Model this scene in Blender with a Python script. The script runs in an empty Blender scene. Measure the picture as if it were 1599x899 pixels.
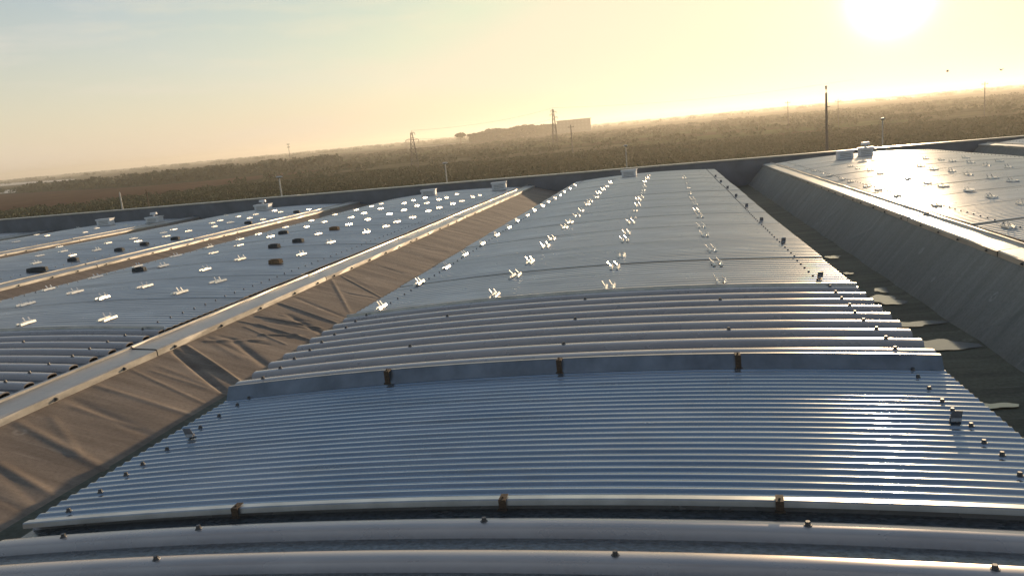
import bpy, math, random
import numpy as np
from mathutils import Matrix, Vector

random.seed(7); RNG = np.random.default_rng(11)
S = bpy.context.scene
COL = S.collection
H = 11.0                                    # eye height above the fields

# ------------------------------------------------------------------ camera
R = np.array([[0.97839436, -0.05250803, -0.19996846],
              [0.18531716, -0.20609034, 0.96082481],
              [-0.09166259, -0.97712316, -0.19190699]])   # world <- lens (x right, y down, z ahead)
cd = bpy.data.cameras.new('camera'); cam = bpy.data.objects.new('camera', cd); COL.objects.link(cam)
cam.matrix_world = Matrix(((R[0, 0], -R[0, 1], -R[0, 2], 0), (R[1, 0], -R[1, 1], -R[1, 2], 0),
                           (R[2, 0], -R[2, 1], -R[2, 2], H), (0, 0, 0, 1)))
cd.sensor_width = 36; cd.lens = 36 * 1250 / 1599; cd.clip_start = 0.05; cd.clip_end = 60000
S.camera = cam

# ------------------------------------------------------------------ sky and sun
SUN_EL, SUN_AZ = math.radians(6.0), math.radians(14.06)      # azimuth clockwise from +Y
sd = Vector((math.sin(SUN_AZ) * math.cos(SUN_EL), math.cos(SUN_AZ) * math.cos(SUN_EL), math.sin(SUN_EL)))
W = bpy.data.worlds.new('World'); S.world = W; W.use_nodes = True
nt = W.node_tree; nt.nodes.clear()
def N(tree, typ, **kw):
    n = tree.nodes.new(typ)
    for k, v in kw.items():
        if k in n.inputs: n.inputs[k].default_value = v
        else: setattr(n, k, v)
    return n
sky = N(nt, 'ShaderNodeTexSky', sky_type='NISHITA', sun_disc=False)
sky.sun_elevation = SUN_EL; sky.sun_rotation = SUN_AZ
sky.altitude = 20; sky.air_density = 1.0; sky.dust_density = 0.35; sky.ozone_density = 2.0
bg = N(nt, 'ShaderNodeBackground', Strength=0.15)
out = N(nt, 'ShaderNodeOutputWorld')
tc = N(nt, 'ShaderNodeTexCoord')
nrm = N(nt, 'ShaderNodeVectorMath', operation='NORMALIZE'); nt.links.new(tc.outputs['Generated'], nrm.inputs[0])
def wmath(op, a, b=None, c=None):
    m = N(nt, 'ShaderNodeMath', operation=op)
    for i, v in enumerate((a, b, c)):
        if v is None: continue
        if isinstance(v, (int, float)): m.inputs[i].default_value = v
        else: nt.links.new(v, m.inputs[i])
    return m.outputs[0]
# the hazy air round the sun
dt = N(nt, 'ShaderNodeVectorMath', operation='DOT_PRODUCT'); nt.links.new(nrm.outputs[0], dt.inputs[0]); dt.inputs[1].default_value = sd
cosv = wmath('MAXIMUM', dt.outputs['Value'], 0.0)
core = wmath('MULTIPLY', wmath('POWER', cosv, 2600.0), 30.0)
mid = wmath('MULTIPLY', wmath('POWER', cosv, 120.0), 1.2)
wide = wmath('MULTIPLY', wmath('POWER', cosv, 9.0), 0.55)
def tint(val, col):
    m = N(nt, 'ShaderNodeVectorMath', operation='SCALE'); m.inputs[0].default_value = col; nt.links.new(val, m.inputs['Scale']); return m.outputs[0]
def vadd(a, b):
    m = N(nt, 'ShaderNodeVectorMath', operation='ADD'); nt.links.new(a, m.inputs[0]); nt.links.new(b, m.inputs[1]); return m.outputs[0]
glow = vadd(vadd(tint(core, (1.0, 0.9, 0.62)), tint(mid, (1.0, 0.92, 0.40))), tint(wide, (1.0, 0.89, 0.32)))
# thin streaky high cloud
mp = N(nt, 'ShaderNodeMapping'); nt.links.new(nrm.outputs[0], mp.inputs[0]); mp.inputs['Scale'].default_value = (1.6, 1.6, 9.0); mp.inputs['Rotation'].default_value = (0.10, 0.06, 0.3)
cn = N(nt, 'ShaderNodeTexNoise', Scale=2.4, Detail=7.0, Roughness=0.6); nt.links.new(mp.outputs[0], cn.inputs['Vector'])
cr = N(nt, 'ShaderNodeMapRange'); nt.links.new(cn.outputs['Fac'], cr.inputs[0])
for i, v in ((1, 0.5), (2, 0.75), (3, 0.0), (4, 0.5)): cr.inputs[i].default_value = v
cl = N(nt, 'ShaderNodeMix', data_type='RGBA'); nt.links.new(cr.outputs[0], cl.inputs[0])
cl.inputs[7].default_value = (5.2, 4.7, 4.3, 1)
nt.links.new(sky.outputs[0], cl.inputs[6])
# pale haze layer low over the horizon, all round
sz = N(nt, 'ShaderNodeSeparateXYZ'); nt.links.new(nrm.outputs[0], sz.inputs[0])
hz_f = wmath('MULTIPLY', wmath('POWER', 2.718, wmath('MULTIPLY', wmath('MAXIMUM', sz.outputs[2], 0.0), -6.0)), 0.95)
hl = N(nt, 'ShaderNodeMix', data_type='RGBA'); nt.links.new(hz_f, hl.inputs[0]); nt.links.new(cl.outputs[2], hl.inputs[6]); hl.inputs[7].default_value = (4.3, 3.65, 2.95, 1)
# thick air keeps the sky round the sun cream rather than blue-white
cap_ = N(nt, 'ShaderNodeVectorMath', operation='MINIMUM'); nt.links.new(hl.outputs[2], cap_.inputs[0]); cap_.inputs[1].default_value = (4.9, 4.25, 3.2)
fin = vadd(cap_.outputs[0], glow)
nt.links.new(fin, bg.inputs['Color']); nt.links.new(bg.outputs[0], out.inputs['Surface'])

sl = bpy.data.lights.new('sun', 'SUN'); sl.energy = 4.4; sl.angle = math.radians(0.5); sl.color = (1.0, 0.73, 0.45)
so = bpy.data.objects.new('sun', sl); COL.objects.link(so)
so.rotation_euler = (-sd).to_track_quat('-Z', 'Y').to_euler(); so.location = (30, 120, 60)

S.view_settings.view_transform = 'Standard'; S.view_settings.look = 'None'
S.view_settings.exposure = 0.35; S.view_settings.gamma = 1.0
S.render.engine = 'CYCLES'; S.render.resolution_x = 1024; S.render.resolution_y = 575
S.cycles.volume_bounces = 0; S.cycles.max_bounces = 6

# ------------------------------------------------------------------ materials
class G:
    """small helper round a material's node tree"""
    def __init__(s, name):
        s.m = bpy.data.materials.new(name); s.m.use_nodes = True; s.t = s.m.node_tree
        s.b = s.t.nodes['Principled BSDF']; s.tc = s.t.nodes.new('ShaderNodeTexCoord')
    def L(s, a, b): s.t.links.new(a, b)
    def map(s, scale, src='Object', rot=(0, 0, 0)):
        n = s.t.nodes.new('ShaderNodeMapping'); n.inputs['Scale'].default_value = scale; n.inputs['Rotation'].default_value = rot
        s.L(s.tc.outputs[src], n.inputs[0]); return n.outputs[0]
    def noise(s, vec, scale=1, detail=5, rough=0.6):
        n = N(s.t, 'ShaderNodeTexNoise', Scale=scale, Detail=detail, Roughness=rough); s.L(vec, n.inputs['Vector']); return n.outputs['Fac']
    def ramp(s, fac, stops):
        n = s.t.nodes.new('ShaderNodeValToRGB'); e = n.color_ramp.elements
        while len(e) < len(stops): e.new(0.5)
        for el, (p, c) in zip(e, stops): el.position = p; el.color = c if len(c) == 4 else (*c, 1)
        s.L(fac, n.inputs[0]); return n.outputs[0]
    def mix(s, fac, a, b, mode='MIX'):
        n = N(s.t, 'ShaderNodeMix', data_type='RGBA', blend_type=mode)
        for i, v in ((0, fac), (6, a), (7, b)):
            if isinstance(v, (int, float)): n.inputs[i].default_value = v
            elif isinstance(v, tuple): n.inputs[i].default_value = (*v[:3], 1)
            else: s.L(v, n.inputs[i])
        return n.outputs[2]
    def bump(s, h, strength=0.3, dist=0.01):
        n = s.t.nodes.new('ShaderNodeBump'); n.inputs['Strength'].default_value = strength; n.inputs['Distance'].default_value = dist
        s.L(h, n.inputs['Height']); s.L(n.outputs[0], s.b.inputs['Normal'])
    def mr(s, v, a, b, c, d):
        n = s.t.nodes.new('ShaderNodeMapRange'); s.L(v, n.inputs[0])
        for i, q in enumerate((a, b, c, d)): n.inputs[i + 1].default_value = q
        return n.outputs[0]
    def set(s, **kw):
        for k, v in kw.items():
            k = {'base': 'Base Color', 'rough': 'Roughness', 'metal': 'Metallic', 'spec': 'Specular IOR Level'}.get(k, k)
            if isinstance(v, (int, float)): s.b.inputs[k].default_value = v
            elif isinstance(v, tuple): s.b.inputs[k].default_value = (*v[:3], 1)
            else: s.L(v, s.b.inputs[k])
        return s

def plain(name, col, rough=0.6, metal=0.0, var=0.25, scale=6.0, spec=0.5):
    g = G(name); f = g.noise(g.map((1, 1, 1)), scale, 5)
    c0 = tuple(c * (1 - var) for c in col); c1 = tuple(min(1, c * (1 + var)) for c in col)
    g.set(base=g.ramp(f, [(0.3, c0), (0.7, c1)]), rough=rough, metal=metal, spec=spec); return g.m

def mat_fine(name, r0, r1, c0, c1):
    g = G(name)
    oi = g.t.nodes.new('ShaderNodeObjectInfo')
    a = g.noise(g.map((0.5, 5, 1)), 1.2, 3); b = g.noise(g.map((0.9, 1.6, 1)), 2.2, 5, 0.55)
    base = g.ramp(a, [(0.3, c0), (0.7, c1)])
    base = g.mix(g.mr(b, 0.55, 0.75, 0, 0.35), base, (0.22, 0.215, 0.21))
    base = g.mix(g.mr(oi.outputs['Random'], 0, 1, 0.0, 0.5), base, (0.27, 0.275, 0.29))
    st = g.noise(g.map((0.35, 7, 1)), 1.7, 6, 0.65); pt = g.noise(g.map((0.5, 0.8, 1)), 1.1, 3, 0.6)
    base = g.mix(g.mr(st, 0.52, 0.72, 0, 0.45), base, (0.17, 0.165, 0.155))
    base = g.mix(g.mr(pt, 0.5, 0.7, 0, 0.35), base, (0.60, 0.60, 0.60))
    vo = N(g.t, 'ShaderNodeTexVoronoi', Scale=1.15); g.L(g.map((1, 1, 0.2)), vo.inputs['Vector'])
    base = g.mix(g.ramp(vo.outputs['Distance'], [(0.018, (1, 1, 1)), (0.026, (0, 0, 0))]), base, (0.62, 0.61, 0.58))
    g.set(base=base, rough=g.mix(0.45, g.mr(b, 0.3, 0.75, r0, r1), g.mr(st, 0.4, 0.7, r0, r1 + .2)), metal=0.84)
    g.bump(g.noise(g.map((0.7, 1.2, 1)), 1.3, 1), 0.05, 0.02); return g.m
def mat_wide():
    g = G('ribbed_panel_metal')
    b = g.noise(g.map((0.8, 2.5, 1)), 2, 5, 0.55); c = g.noise(g.map((9, 16, 9)), 3, 6, 0.7)
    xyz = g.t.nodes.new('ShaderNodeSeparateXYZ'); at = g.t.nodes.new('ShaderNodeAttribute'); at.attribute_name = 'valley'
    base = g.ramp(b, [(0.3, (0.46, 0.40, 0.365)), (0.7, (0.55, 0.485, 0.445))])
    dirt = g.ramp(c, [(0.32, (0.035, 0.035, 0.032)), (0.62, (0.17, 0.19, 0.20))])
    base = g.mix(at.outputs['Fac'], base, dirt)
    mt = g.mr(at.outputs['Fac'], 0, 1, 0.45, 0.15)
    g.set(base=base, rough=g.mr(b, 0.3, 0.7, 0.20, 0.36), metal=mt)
    g.bump(g.noise(g.map((0.6, 2, 1)), 1.5, 1), 0.08, 0.02); return g.m
def mat_membrane(name, c0, c1, pale, streak):
    g = G(name)
    a = g.noise(g.map((0.30, 3.2, 0.3), rot=(0, 0, streak)), 1.5, 7, 0.6); b = g.noise(g.map((9, 9, 9)), 3.0, 6, 0.7)
    s = g.noise(g.map((0.45, 9, 0.45), rot=(0, 0, streak * 1.4)), 1.3, 6, 0.75); big = g.noise(g.map((0.8, 0.5, 0.8)), 1.0, 4, 0.6)
    base = g.ramp(a, [(0.34, c0), (0.66, c1)])
    base = g.mix(g.mr(big, 0.4, 0.65, 0, 0.5), base, c0)
    base = g.mix(g.mr(b, 0.45, 0.75, 0, 0.35), base, tuple(0.5 * c for c in c0))
    base = g.mix(g.mr(s, 0.58, 0.74, 0, 0.55), base, pale)
    vo = N(g.t, 'ShaderNodeTexVoronoi', Scale=1.7); g.L(g.map((1, 1, 0.6)), vo.inputs['Vector'])
    ring = g.mix(1.0, g.ramp(vo.outputs['Distance'], [(0.055, (0, 0, 0)), (0.075, (1, 1, 1)), (0.10, (1, 1, 1)), (0.125, (0, 0, 0))]), g.ramp(b, [(0.4, (0, 0, 0)), (0.6, (0.7, 0.7, 0.7))]), 'MULTIPLY')
    base = g.mix(ring, base, pale)
    g.set(base=base, rough=g.mr(b, 0.3, 0.7, 0.62, 0.9), spec=0.35)
    h = g.mix(0.35, g.noise(g.map((60, 60, 60)), 4, 3), g.noise(g.map((1.5, 22, 1.5), rot=(0, 0, streak)), 1.2, 4)); g.bump(h, 0.30, 0.008); return g.m
def mat_cap():
    g = G('cap_flashing_metal'); a = g.noise(g.map((3, 0.8, 3)), 2.2, 7, 0.7); b = g.noise(g.map((1, 9, 1)), 2, 6, 0.7)
    base = g.ramp(a, [(0.3, (0.36, 0.335, 0.30)), (0.7, (0.52, 0.49, 0.45))])
    base = g.mix(g.mr(b, 0.56, 0.72, 0, 0.4), base, (0.62, 0.60, 0.56))
    g.set(base=base, rough=g.mr(a, 0.3, 0.7, 0.34, 0.5), metal=0.55); g.bump(a, 0.15, 0.01); return g.m
def mat_ground():
    g = G('farmland'); a = g.noise(g.map((0.004, 0.004, 1)), 1, 8, 0.6); b = g.noise(g.map((0.05, 0.05, 1)), 1, 6, 0.7)
    base = g.ramp(a, [(0.36, (0.034, 0.044, 0.020)), (0.50, (0.050, 0.058, 0.028)), (0.58, (0.085, 0.066, 0.042)), (0.70, (0.044, 0.056, 0.026))])
    base = g.mix(g.mr(b, 0.4, 0.7, 0, 0.55), base, (0.028, 0.032, 0.016))
    g.set(base=base, rough=1.0, spec=0.0); return g.m
def mat_leaf(name, cols, sc=0.08):
    g = G(name); a = g.noise(g.map((sc, sc, sc)), 1, 3); b = g.noise(g.map((1.1, 1.1, 1.1)), 1, 2)
    base = g.ramp(a, [(0.3, cols[0]), (0.5, cols[1]), (0.7, cols[2])])
    base = g.mix(g.mr(b, 0.35, 0.65, 0, 0.5), base, tuple(0.55 * c for c in cols[0]))
    g.set(base=base, rough=0.8, spec=0.15); return g.m

M_FINE, M_FINEN, M_WIDE, M_CAP = mat_fine('corrugated_metal', .26, .36, (.40, .37, .35), (.48, .445, .42)), mat_fine('corrugated_metal_near', .13, .22, (0.30, 0.345, 0.395), (0.385, 0.425, 0.465)), mat_wide(), mat_cap()
M_MEML = mat_membrane('brown_membrane', (0.18, 0.135, 0.10), (0.33, 0.255, 0.19), (0.42, 0.35, 0.28), 0.0)
M_MEMR = mat_membrane('grey_membrane', (0.20, 0.195, 0.17), (0.27, 0.265, 0.235), (0.42, 0.41, 0.37), 0.5)
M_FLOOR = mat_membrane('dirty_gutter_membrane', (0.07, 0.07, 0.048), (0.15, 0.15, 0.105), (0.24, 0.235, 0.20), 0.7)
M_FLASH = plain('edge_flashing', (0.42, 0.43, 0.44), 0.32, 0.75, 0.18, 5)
M_WFRONT = plain('shaded_drip_edge', (0.20, 0.215, 0.235), 0.35, 0.75, 0.25, 4)  # darker copy of the flashing: the face's shade is put into its colour
M_WHITE = plain('white_bracket_metal', (0.62, 0.61, 0.59), 0.3, 0.45, 0.12, 20)
M_GREY = plain('grey_bracket_metal', (0.26, 0.26, 0.27), 0.4, 0.6, 0.2, 20)
M_RUST = plain('rusty_clip', (0.085, 0.055, 0.035), 0.8, 0.2, 0.5, 60)
M_BOLT = plain('bolt_steel', (0.10, 0.10, 0.105), 0.45, 0.7, 0.4, 80)
M_BLOCK = plain('brown_block', (0.16, 0.10, 0.055), 0.85, 0, 0.35, 14)
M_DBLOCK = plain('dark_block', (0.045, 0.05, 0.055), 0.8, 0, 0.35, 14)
M_BOX = plain('white_sheet_box', (0.66, 0.67, 0.69), 0.5, 0.1, 0.08, 3)
M_WALL = plain('parapet_render', (0.17, 0.18, 0.20), 0.9, 0, 0.18, 1.2)
M_COPE = plain('coping_metal', (0.40, 0.38, 0.34), 0.35, 0.6, 0.2, 2)
M_BWALL = plain('factory_wall', (0.40, 0.39, 0.36), 0.9, 0, 0.12, 0.6)
M_POLE = plain('pale_pole', (0.55, 0.53, 0.49), 0.5, 0.2, 0.15, 3)
M_WOOD = plain('wooden_pole', (0.20, 0.15, 0.10), 0.9, 0, 0.3, 5)
M_STEEL = plain('dull_steel', (0.10, 0.10, 0.10), 0.6, 0.4, 0.2, 2)
M_DARK = plain('bird_feathers', (0.03, 0.03, 0.03), 0.9)
M_GROUND = mat_ground()
M_BROWN = plain('ploughed_soil', (0.105, 0.058, 0.040), 1.0, 0, 0.3, 0.06, 0.0)
M_PALE = plain('pale_plastic_cover', (0.55, 0.50, 0.42), 0.6, 0, 0.2, 0.05)
M_FARB = plain('far_building_wall', (0.12, 0.12, 0.125), 0.9, 0, 0.1, 0.1)
M_GLASS = plain('far_window', (0.15, 0.15, 0.16), 0.5)
M_ORCH = mat_leaf('orchard_leaves', ((0.038, 0.056, 0.024), (0.064, 0.084, 0.038), (0.10, 0.108, 0.05)), 0.03)
M_PINE = mat_leaf('pine_needles', ((0.022, 0.030, 0.014), (0.035, 0.045, 0.020), (0.05, 0.055, 0.026)))
M_BARK = plain('pine_bark', (0.11, 0.075, 0.05), 0.95)
g = G('puddle_water'); g.set(base=(0.20, 0.20, 0.19), rough=0.05, spec=0.6); g.b.inputs['IOR'].default_value = 1.45
g.bump(g.noise(g.map((6, 6, 6)), 2, 3), 0.03, 0.01); M_WATER = g.m

# ------------------------------------------------------------------ mesh helpers
def mesh(name, V, F, mat=None, smooth=False):
    me = bpy.data.meshes.new(name)
    V = np.asarray(V, dtype=np.float32).reshape(-1, 3)
    if isinstance(F, np.ndarray):
        n, k = F.shape
        me.vertices.add(len(V)); me.vertices.foreach_set('co', V.ravel())
        me.loops.add(n * k); me.loops.foreach_set('vertex_index', F.astype(np.int32).ravel())
        me.polygons.add(n); me.polygons.foreach_set('loop_start', np.arange(0, n * k, k, dtype=np.int32))
        me.update(calc_edges=True)
    else:
        me.from_pydata([tuple(map(float, v)) for v in V], [], F); me.update()
    me.validate()
    if smooth: me.polygons.foreach_set('use_smooth', np.ones(len(me.polygons), dtype=bool))
    if mat: me.materials.append(mat)
    return me
def box(x0, x1, y0, y1, z0, z1):
    V = [(x, y, z) for z in (z0, z1) for y in (y0, y1) for x in (x0, x1)]
    return V, [(0, 2, 3, 1), (4, 5, 7, 6), (0, 1, 5, 4), (2, 6, 7, 3), (0, 4, 6, 2), (1, 3, 7, 5)]
def join(*parts):
    V, F = [], []
    for v, f in parts:
        o = len(V); V += [tuple(p) for p in v]; F += [tuple(i + o for i in q) for q in f]
    return V, F
def tube(a, b, r0, r1=None, n=8):
    r1 = r0 if r1 is None else r1; a, b = Vector(a), Vector(b); d = (b - a).normalized()
    u = d.orthogonal().normalized(); w = d.cross(u); V = []
    for p, r in ((a, r0), (b, r1)):
        for i in range(n):
            t = 2 * math.pi * i / n; V.append(p + r * (math.cos(t) * u + math.sin(t) * w))
    F = [(i, (i + 1) % n, n + (i + 1) % n, n + i) for i in range(n)] + [tuple(range(n - 1, -1, -1)), tuple(range(n, 2 * n))]
    return V, F
def loft(P, ys):
    """profile P [(x,z)] extruded along y"""
    V = [(x, y, z) for y in ys for x, z in P]; k = len(P)
    F = [(j * k + i, j * k + i + 1, (j + 1) * k + i + 1, (j + 1) * k + i) for j in range(len(ys) - 1) for i in range(k - 1)]
    return V, F
def ob(name, me, parent=None, loc=None, rot=None):
    o = bpy.data.objects.new(name, me); COL.objects.link(o)
    if parent is not None: o.parent = parent
    if loc is not None: o.location = loc
    if rot is not None: o.rotation_euler = rot
    return o
def tag(o, label=None, cat=None, group=None, kind=None):
    for k, v in (('label', label), ('category', cat), ('group', group), ('kind', kind)):
        if v: o[k] = v
    return o

# the roof falls a little towards its far left corner: roof frame (x across, y along the vaults, z up, origin at the eye)
def roof_frame(th, ps, ro):
    a = np.array([math.sin(ps), math.cos(ps), -math.tan(th)]); a /= np.linalg.norm(a)
    r = np.cross(a, [0, 0, 1]); r /= np.linalg.norm(r); u = np.cross(r, a)
    return np.array([math.cos(ro) * r + math.sin(ro) * u, a, math.cos(ro) * u - math.sin(ro) * r])
RF = roof_frame(math.radians(.85), math.radians(-.1), math.radians(.75))
ROOF = Matrix.Translation((0, 0, H)) @ Matrix(RF.T.tolist()).to_4x4()
def on_roof(o, x, y, z, rz=0.0, rx=0.0, ry=0.0):
    o.matrix_world = ROOF @ Matrix.Translation((x, y, z)) @ Matrix.Rotation(rz, 4, 'Z') @ Matrix.Rotation(ry, 4, 'Y') @ Matrix.Rotation(rx, 4, 'X')
    return o
def thing(name, label, cat, group=None):
    return tag(ob(name, None), label, cat, group, 'thing')
ORD = ['first', 'second', 'third', 'fourth', 'fifth', 'sixth', 'seventh', 'eighth', 'ninth', 'tenth', 'eleventh', 'twelfth', 'thirteenth', 'fourteenth', 'fifteenth', 'sixteenth', 'seventeenth', 'eighteenth', 'nineteenth', 'twentieth', 'twenty-first', 'twenty-second', 'twenty-third', 'twenty-fourth', 'twenty-fifth']

# ------------------------------------------------------------------ ground and fields (world coordinates)
n = 24; gv = [(0, 0, 0)]
radii = [200, 800, 3000, 7000]
for r in radii: gv += [(r * math.cos(2 * math.pi * i / 48), r * math.sin(2 * math.pi * i / 48), 0) for i in range(48)]
gf = [(0, 1 + i, 1 + (i + 1) % 48) for i in range(48)]
for k in range(len(radii) - 1):
    for i in range(48):
        a, b = 1 + k * 48, 1 + (k + 1) * 48; j = (i + 1) % 48
        gf.append((a + i, b + i, b + j, a + j))
tag(ob('ground', mesh('ground', gv, gf, M_GROUND)), kind='structure')
def sheet(name, pts, z, mat):
    return tag(ob(name, mesh(name, [(x, y, z) for x, y in pts], [tuple(range(len(pts)))], mat)), kind='structure')
BROWN = [(-470, 497), (-354, 430), (-276, 384), (-240, 384), (-212, 396), (-167, 412), (-151, 452), (-174, 441), (-184, 345), (-182, 284), (-183, 248), (-185, 219), (-240, 236), (-420, 420)]
sheet('ploughed_field', BROWN, 0.02, M_BROWN)
sheet('pale_field', [(-1440, 1528), (-867, 1062), (-790, 960), (-960, 1018)], 0.05, M_PALE)
sheet('pale_field', [(-640, 678), (-565, 619), (-470, 510), (-500, 520)], 0.05, M_PALE)
sheet('pale_track', [(-357, 1088), (-163, 1224), (-165, 1255), (-361, 1112)], 0.05, M_PALE)
sheet('pale_track', [(-1558, 3049), (-1213, 2769), (-1240, 2900), (-1580, 3200)], 0.05, M_PALE)
FG = plain('green_crop', (0.060, 0.085, 0.032), 1.0, 0, 0.3, 0.05, 0.0); FO = plain('olive_stubble', (0.115, 0.105, 0.060), 1.0, 0, 0.25, 0.05, 0.0)
for i, (x, y, w, d, m) in enumerate([(-150, 330, 130, 60, FO), (-20, 340, 120, 70, FG), (90, 330, 110, 80, FO), (-120, 470, 180, 120, FG), (60, 480, 160, 110, FO), (-330, 560, 160, 130, FG), (-520, 820, 330, 200, FO), (-200, 720, 240, 200, FO), (120, 720, 260, 180, FG), (-60, 1000, 300, 260, FO), (300, 1000, 260, 250, FO), (-700, 1300, 420, 300, FG)]):
    sheet('crop_field', [(x, y), (x + w, y + w * .05), (x + w * 1.05, y + d), (x + w * .03, y + d * .95)], 0.012 + .004 * (i % 2), m)
for x, y, w, d in [(700, 2600, 160, 120), (930, 2700, 220, 120), (1220, 2900, 150, 140), (520, 2500, 120, 90), (1050, 2350, 90, 90), (330, 2900, 160, 90), (-800, 3300, 300, 90)]:
    sheet('pale_field', [(x, y), (x + w, y - w * .2), (x + w, y - w * .2 + d), (x, y + d)], 0.05, M_PALE)

# ------------------------------------------------------------------ roof vaults
VW, RISE = 6.02, 0.115                     # span and rise of an arched sheet
def arc(x): return RISE * (1 - (x / (VW / 2)) ** 2)
def arched(name, prof, nx, mat, tilt=0.0, L=1.0, thick=0.008, val=None):
    """sheet: profile along y [(y,z)] swept over the arc across x, with a turned-down rim"""
    xs = np.linspace(-VW / 2, VW / 2, nx); P = np.array(prof); ny = len(P)
    X, Y = np.meshgrid(xs, P[:, 0]); Z = arc(X) + P[:, 1][:, None] + tilt * (1 - Y / L)
    V = np.stack([X, Y, Z], -1).reshape(-1, 3)
    i, j = np.meshgrid(np.arange(nx - 1), np.arange(ny - 1)); q = (j * nx + i).ravel()
    F = np.stack([q, q + 1, q + 1 + nx, q + nx], -1)
    rim = np.concatenate([np.arange(nx), np.arange(1, ny) * nx + nx - 1, (ny - 1) * nx + np.arange(nx - 2, -1, -1), np.arange(ny - 2, 0, -1) * nx])
    RV = V[rim].copy(); RV[:, 2] -= thick; o = len(V); m = len(rim); k = np.arange(m); k2 = (k + 1) % m
    RF_ = np.stack([rim[k2], rim[k], o + k, o + k2], -1)
    # the rim gets its own upper vertices so that shading breaks at the edge
    RU = V[rim].copy(); o2 = o + m
    RF_ = np.stack([o2 + k2, o2 + k, o + k, o + k2], -1)
    me = mesh(name, np.concatenate([V, RV, RU]), np.concatenate([F, RF_]), mat, True)
    if val is not None:
        at = me.attributes.new('valley', 'FLOAT', 'POINT'); d = np.zeros(len(me.vertices), dtype=np.float32)
        d[:len(V)] = np.repeat(np.array(val, dtype=np.float32), nx); at.data.foreach_set('value', d)
    return me
def sine(L, pitch, amp, seg):
    n = int(round(L / pitch)); k = np.arange(n * seg + 1)
    ph = 2 * np.pi * k / seg
    z = amp * (0.5 - 0.5 * np.cos(ph))
    return list(zip(k * L / (n * seg), z))
def ribs(L, pitch, w, h):
    P, val = [], []; n = int(round(L / pitch)); p = L / n
    for r in range(n):
        y0 = r * p + (p - w) / 2
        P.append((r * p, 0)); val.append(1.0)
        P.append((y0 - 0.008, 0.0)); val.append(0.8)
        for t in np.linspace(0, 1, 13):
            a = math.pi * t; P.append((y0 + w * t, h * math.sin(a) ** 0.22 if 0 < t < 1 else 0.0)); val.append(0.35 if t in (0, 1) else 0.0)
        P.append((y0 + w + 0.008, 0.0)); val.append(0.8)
    P.append((L, 0)); val.append(1.0)
    return P, val
FL = 2.06
ME_F = arched('fine_sheet', sine(FL + .14, .147, .0100, 10), 25, M_FINE, 0.009, FL)
ME_N = arched('fine_sheet_near', sine(2.50, .0911, .0125, 14), 61, M_FINEN, 0.012, 2.50)
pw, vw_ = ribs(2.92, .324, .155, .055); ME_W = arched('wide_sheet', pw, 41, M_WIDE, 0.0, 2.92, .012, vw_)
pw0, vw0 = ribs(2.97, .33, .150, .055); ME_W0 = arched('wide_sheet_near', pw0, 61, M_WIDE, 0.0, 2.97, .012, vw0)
def front(depth, drop, lift, nx=41, out=.004):
    """edge flashing along the near edge of a sheet: flange, face and small return"""
    xs = np.linspace(-VW / 2, VW / 2, nx); P = [(depth, lift - .004), (0.006, lift), (0.0, lift - .006), (-out, lift - drop), (0.02 - out, lift - drop - .004)]
    V = [(x, y, arc(x) + z) for x in xs for y, z in P]; k = len(P)
    F = [(i * k + j, i * k + j + 1, (i + 1) * k + j + 1, (i + 1) * k + j) for i in range(nx - 1) for j in range(k - 1)]
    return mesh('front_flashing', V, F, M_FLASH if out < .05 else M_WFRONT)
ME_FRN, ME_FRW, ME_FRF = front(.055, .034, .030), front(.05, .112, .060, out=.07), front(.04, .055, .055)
def bolt_geo(x, y, z, r=.013, h=.018):
    a = tube((x, y, z), (x, y, z + .004), r * 1.5, r * 1.35, 8); b = tube((x, y, z + .004), (x, y, z + h), r, r * .85, 6); return join(a, b)
ME_BOLT = mesh('bolt', *bolt_geo(0, 0, 0, .014, .022), M_BOLT)
ME_BROW = mesh('bolt_row', *join(*[bolt_geo(sx * 2.66, .147 * 2 * k + .0735, arc(2.66) + .008 + .009 * (1 - .294 * k / FL), .010, .017) for sx in (-1, 1) for k in range(7)]), M_BOLT)
ME_BROWN2 = None
cv, cf = join(box(-.022, .022, -.022, .05, .0, .008), box(-.022, .022, -.030, -.022, -.10, .008), box(-.03, .03, -.045, -.022, -.105, -.095), box(-.006, .006, -.004, .008, .008, .022))
ME_CLIP = mesh('clip', cv, cf, M_RUST)
def light_stop(z0, z1, y):  # added dark strip behind the lip, blocks sun leaking through the gap
    xs = np.linspace(-VW / 2 + .05, VW / 2 - .05, 31)
    V = [(x, yy, arc(x) + z) for x in xs for yy, z in ((y, z0), (y, z1), (y + .03, z1), (y + .03, z0))]
    return mesh('light_stop_strip', V, [(i * 4 + j, i * 4 + (j + 1) % 4, i * 4 + 4 + (j + 1) % 4, i * 4 + 4 + j) for i in range(30) for j in range(4)], M_DBLOCK)
ME_CLN, ME_CLF = light_stop(-.05, -.002, .12), light_stop(-.06, -.002, .07)
ZE = -2.02                                 # level of the sheet edges at the near end
LEV = dict(w0=ZE - .05, n=ZE, w=ZE + .055, f=ZE + .088)
YW0, YN, YW, YF = 1.28, 3.96, 6.42, 9.24
F_END = 35.6
def z_roof(xl, y):
    lv = LEV['w0'] if y < YN else LEV['n'] if y < YW else LEV['w'] if y < YF else LEV['f']
    t = ((y - YF) % FL) / FL if y >= YF else 0
    return lv + arc(xl) + (.009 * (1 - t) if y >= YF else .012)
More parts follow.
